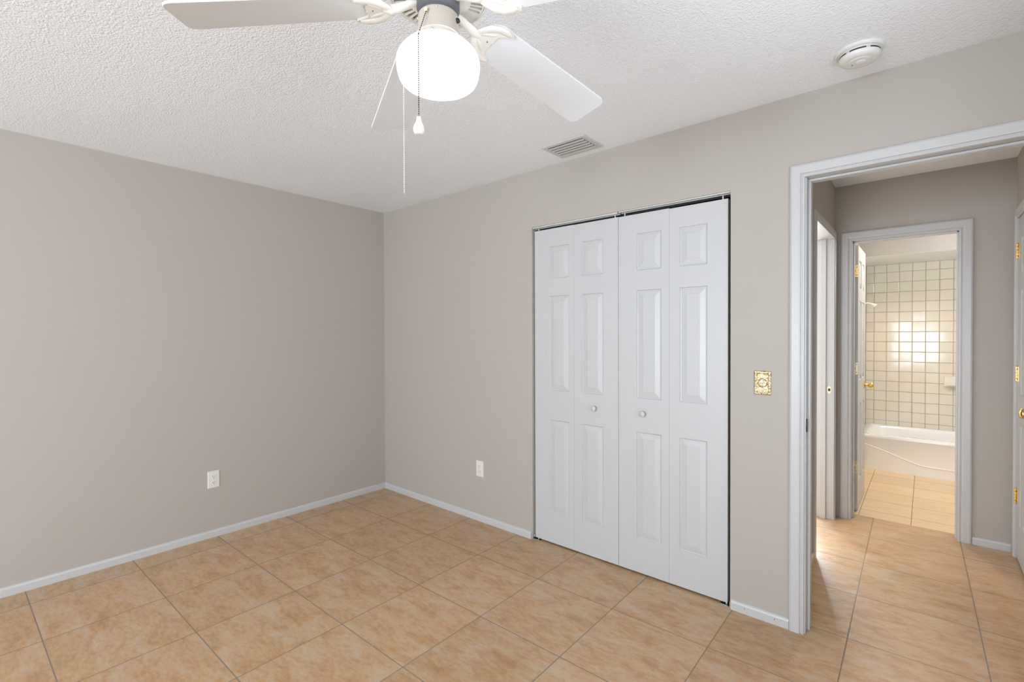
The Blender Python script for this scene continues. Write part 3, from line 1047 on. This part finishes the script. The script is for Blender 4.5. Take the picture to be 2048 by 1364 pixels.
half = [(0.104, 0.007), (0.114, 0.011), (0.121, 0.027), (0.134, 0.047), (0.155, 0.060), (0.178, 0.0625), (0.193, 0.056), (0.1925, 0.0485),
        (0.184, 0.043), (0.172, 0.036), (0.1635, 0.027), (0.164, 0.015), (0.1655, 0.006), (0.161, 0.0)]
tail = half + [(r, -t) for r, t in reversed(half[:-1])]
tail_o = smooth_outline(tail, 4)
for k in range(5):
    # blade with rounded corners, slightly wider towards the tip
    w0, w1, rc = 0.0570, 0.0655, 0.022
    pts = [(0.150, -w0 + 0.006), (0.156, -w0)]
    def corner(cx_, cy_, a0, a1):
        return [(cx_ + rc * math.cos(a0 + (a1 - a0) * i / 6), cy_ + rc * math.sin(a0 + (a1 - a0) * i / 6)) for i in range(7)]
    pts += corner(RB - rc, -w1 + rc, -PI / 2, 0) + corner(RB - rc, w1 - rc, 0, PI / 2)
    pts += [(0.156, w0), (0.150, w0 - 0.006)]
    bm = BM()
    slab(bm, k, pts, 0.0, 0.0055)
    bl = obj('blade', bm, MT['blade'], fan, bevel=0.0012)
    # decorative iron under the blade: scalloped tail plus a raised arm to the flywheel
    bm = BM()
    slab(bm, k, tail_o, -0.0058, -0.0004)
    rim = [fanp(k, r, t, -0.006) for r, t in [tail_o[i] for i in range(4, int(len(tail_o) * 0.28))]]
    for sgn in (1, -1):
        path = [(0.110, 0.004), (0.121, 0.020), (0.134, 0.038), (0.152, 0.0495), (0.172, 0.0525), (0.186, 0.0510)]
        tube(bm, [fanp(k, r, t * sgn, -0.0058) for r, t in path], [0.007, 0.0105, 0.0120, 0.0112, 0.0095, 0.0055], 12, 0.5)
        path = [(0.112, 0.003), (0.128, 0.012), (0.146, 0.022), (0.158, 0.031)]
        tube(bm, [fanp(k, r, t * sgn, -0.0056) for r, t in path], [0.004, 0.006, 0.005, 0.003], 10, 0.5)
    ph = PH0 + k * 2 * PI / 5
    c, s_ = math.cos(ph), math.sin(ph)
    a0 = Vector((HX + 0.046 * c, HYF + 0.046 * s_, 2.135))
    a1 = Vector((HX + 0.066 * c, HYF + 0.066 * s_, 2.131))
    a2 = fanp(k, 0.092, 0, -0.006)
    a2.z += 0.004
    a3 = fanp(k, 0.112, 0, -0.006)
    a4 = fanp(k, 0.128, 0, -0.005)
    tube(bm, [a0, a1, a2, a3, a4], [0.0075, 0.0105, 0.0125, 0.0135, 0.006], 14, 0.65)
    br = obj('blade_bracket', bm, MT['cream'], bl, smooth=True)
    for r, t in ((0.184, 0.0545), (0.184, -0.0545), (0.150, 0.0)):
        bm = BM()
        ball(bm, fanp(k, r, t, -0.0062), 0.0019, 1)
        obj('screw', bm, MT['screw'], bl)


def pull_chain(pts, label, step=0.0046, r=0.0017, mat='chain'):
    bm = BM()
    pts = [Vector(p) for p in pts]
    for A, B in zip(pts, pts[1:]):
        d = (B - A).length
        n = max(1, int(d / step))
        for i in range(n):
            ball(bm, A.lerp(B, i / n), r, 1)
        tube(bm, [A, B], 0.0004, 5)
    return obj('pull_chain', bm, MT[mat], fan, label=label)


hub = Vector((HX, HYF, 0))
nip = hub + latd * -0.019 + camdir * 0.044
obj('chain_outlet', tube(BM(), [nip + Vector((0, 0, 2.093)), nip + latd * -0.002 + camdir * 0.006 + Vector((0, 0, 2.092))], 0.0042, 12), MT['dull_brass'], fan)
g1 = hub + latd * -0.0290 + camdir * 0.0945
c1 = pull_chain([nip + camdir * 0.005 + Vector((0, 0, 2.091)), hub + latd * -0.034 + camdir * 0.050 + Vector((0, 0, 2.046)),
                 g1 + Vector((0, 0, 2.008)), g1 + Vector((0, 0, 1.829))], 'short dark bead pull chain with a white fob')
fb = lathe(BM(), [(0, 1.832), (0.0045, 1.8315), (0.0052, 1.825), (0.0072, 1.819), (0.0108, 1.812), (0.0122, 1.805), (0.0112, 1.7985), (0.0075, 1.7940), (0, 1.7925)], (g1.x, g1.y, 0), 28, cap=False)
obj('chain_fob', fb, MT['plastic'], c1, smooth=True, label='white teardrop fob')
nip2 = hub + latd * -0.050 + camdir * 0.004
g2 = hub + latd * -0.0660 + camdir * 0.0735
pull_chain([nip2 + Vector((0, 0, 2.060)), hub + latd * -0.056 + camdir * 0.030 + Vector((0, 0, 2.041)), g2 + Vector((0, 0, 2.000)), g2 + Vector((0, 0, 1.672))],
           'long pale bead pull chain', mat='plastic', r=0.0013)

# ------------------------------------------------------------------ bathroom
tb = thing('bathtub', (3.9, 3.83, 0.0), 'white glossy alcove bathtub below the tiled wall', 'bathtub')
TX0, TX1, TY0, TY1, TZ = HX0 + 0.001, BX1 - 0.001, 3.460, 4.196, 0.352


def rrect(x0, x1, y0, y1, r, z, n=6):
    out = []
    for cx_, cy_, a0 in ((x1 - r, y0 + r, -PI / 2), (x1 - r, y1 - r, 0), (x0 + r, y1 - r, PI / 2), (x0 + r, y0 + r, PI)):
        for i in range(n + 1):
            a = a0 + PI / 2 * i / n
            out.append((cx_ + r * math.cos(a), cy_ + r * math.sin(a), z))
    return out


bm = BM()
loops = [rrect(TX0, TX1, TY0 + 0.012, TY1, 0.003, 0.0), rrect(TX0, TX1, TY0 + 0.006, TY1, 0.003, 0.10), rrect(TX0, TX1, TY0 + 0.003, TY1, 0.004, 0.30),
         rrect(TX0, TX1, TY0 - 0.006, TY1, 0.006, 0.318), rrect(TX0, TX1, TY0 - 0.008, TY1, 0.006, 0.332), rrect(TX0 + .004, TX1 - .004, TY0 - 0.002, TY1 - .004, 0.01, 0.346),
         rrect(TX0 + .012, TX1 - .012, TY0 + 0.010, TY1 - 0.010, 0.014, TZ), rrect(TX0 + 0.06, TX1 - 0.05, TY0 + 0.065, TY1 - 0.045, 0.06, TZ - 0.003),
         rrect(TX0 + 0.075, TX1 - 0.065, TY0 + 0.085, TY1 - 0.060, 0.08, TZ - 0.022), rrect(TX0 + 0.13, TX1 - 0.12, TY0 + 0.11, TY1 - 0.09, 0.12, 0.16),
         rrect(TX0 + 0.19, TX1 - 0.17, TY0 + 0.15, TY1 - 0.13, 0.14, 0.075)]
rings = [[bm.verts.new(p) for p in lp] for lp in loops]
for A, B in zip(rings, rings[1:]):
    n = len(A)
    for i in range(n): bm.faces.new((A[i], A[(i + 1) % n], B[(i + 1) % n], B[i]))
bm.faces.new(rings[-1])
body = obj('tub_body', bm, MT['tub'], tb, smooth=True)
bm = BM()
pp = [(3.16, 0.255), (3.232, 0.236), (3.312, 0.210), (3.393, 0.181), (3.470, 0.150), (3.548, 0.121), (3.60, 0.105), (3.652, 0.097), (3.72, 0.094), (3.80, 0.0935), (3.95, 0.093), (4.64, 0.093)]
tube(bm, [(x, TY0 + 0.0065, z) for x, z in pp], 0.0052, 10, 1.0)
obj('apron_ridge', bm, MT['tub'], body, smooth=True)

sp = thing('soap_dish', (3.865, 4.2, 0.857), 'white ceramic soap dish set in the tub tiles', 'soap dish')
obj('dish_plate', boxes(((3.792, 4.190, 0.803), (3.945, 4.2005, 0.911))), MT['soap'], sp, bevel=0.006)
obj('dish_tray', boxes(((3.812, 4.140, 0.822), (3.925, 4.190, 0.836)), ((3.812, 4.134, 0.822), (3.925, 4.142, 0.850))), MT['soap'], sp, bevel=0.004)

sa = thing('shower_head', (HX0, 3.83, 1.675), 'white shower head on a short arm beside the open bathroom door', 'shower head')
obj('wall_flange', lathe(BM(), [(0, 0), (0.028, 0), (0.024, 0.006), (0.012, 0.010)], (HX0, 3.83, 1.675), 28, 'x'), MT['soap'], sa, smooth=True)
obj('shower_arm', tube(BM(), [(HX0 + .004, 3.83, 1.675), (HX0 + 0.05, 3.83, 1.678), (HX0 + 0.085, 3.83, 1.668)], 0.009, 14), MT['soap'], sa, smooth=True)
bm = BM()
lathe(bm, [(0, 0), (0.010, 0), (0.012, 0.012), (0.020, 0.034), (0.022, 0.046), (0, 0.048)], (0, 0, 0), 28, 'x')
bmesh.ops.transform(bm, matrix=Matrix.Translation((HX0 + 0.076, 3.83, 1.672)) @ Matrix.Rotation(math.radians(38), 4, 'Y'), verts=bm.verts)
obj('spray_head', bm, MT['soap'], sa, smooth=True)

# recessed downlight in the bathroom ceiling, out of sight above the door head: it throws the warm light onto the hall floor
bl = thing('recessed_downlight', (3.45, 2.62, H), 'round white recessed downlight in the bathroom ceiling', 'ceiling light')
obj('trim_ring', lathe(BM(), [(0.062, 0), (0.062, -0.004), (0.088, -0.004), (0.092, 0)], (3.45, 2.62, H), 40, cap=False), MT['trim'], bl, smooth=True)
obj('lamp_lens', lathe(BM(), [(0, -0.001), (0.062, -0.001), (0.062, -0.002), (0, -0.002)], (3.45, 2.62, H), 40), MT['lamp_bath'], bl)
sd_ = bpy.data.lights.new('downlight_beam', 'SPOT')
sd_.energy = 44
sd_.color = (1.0, 0.80, 0.57)
sd_.spot_size = math.radians(142)
sd_.spot_blend = 0.35
sd_.shadow_soft_size = 0.06
so_ = bpy.data.objects.new('downlight_beam', sd_)
COL.objects.link(so_)
so_.location = (3.45, 2.62, H - 0.07)

vb = thing('fill_lamp', (BX1, 2.65, 2.0), 'added frosted fill light bar, unseen on the bathroom right wall', 'fill light')  # unseen lamp added to fill the bathroom with light
obj('lamp_base', boxes(((BX1 - 0.03, 2.30, 1.95), (BX1, 3.00, 2.05))), MT['chrome'], vb)
obj('lamp_glass', tube(BM(), [(BX1 - 0.085, 2.30, 2.0), (BX1 - 0.085, 3.00, 2.0)], 0.05, 20), MT['lamp_fill'], vb, smooth=True)
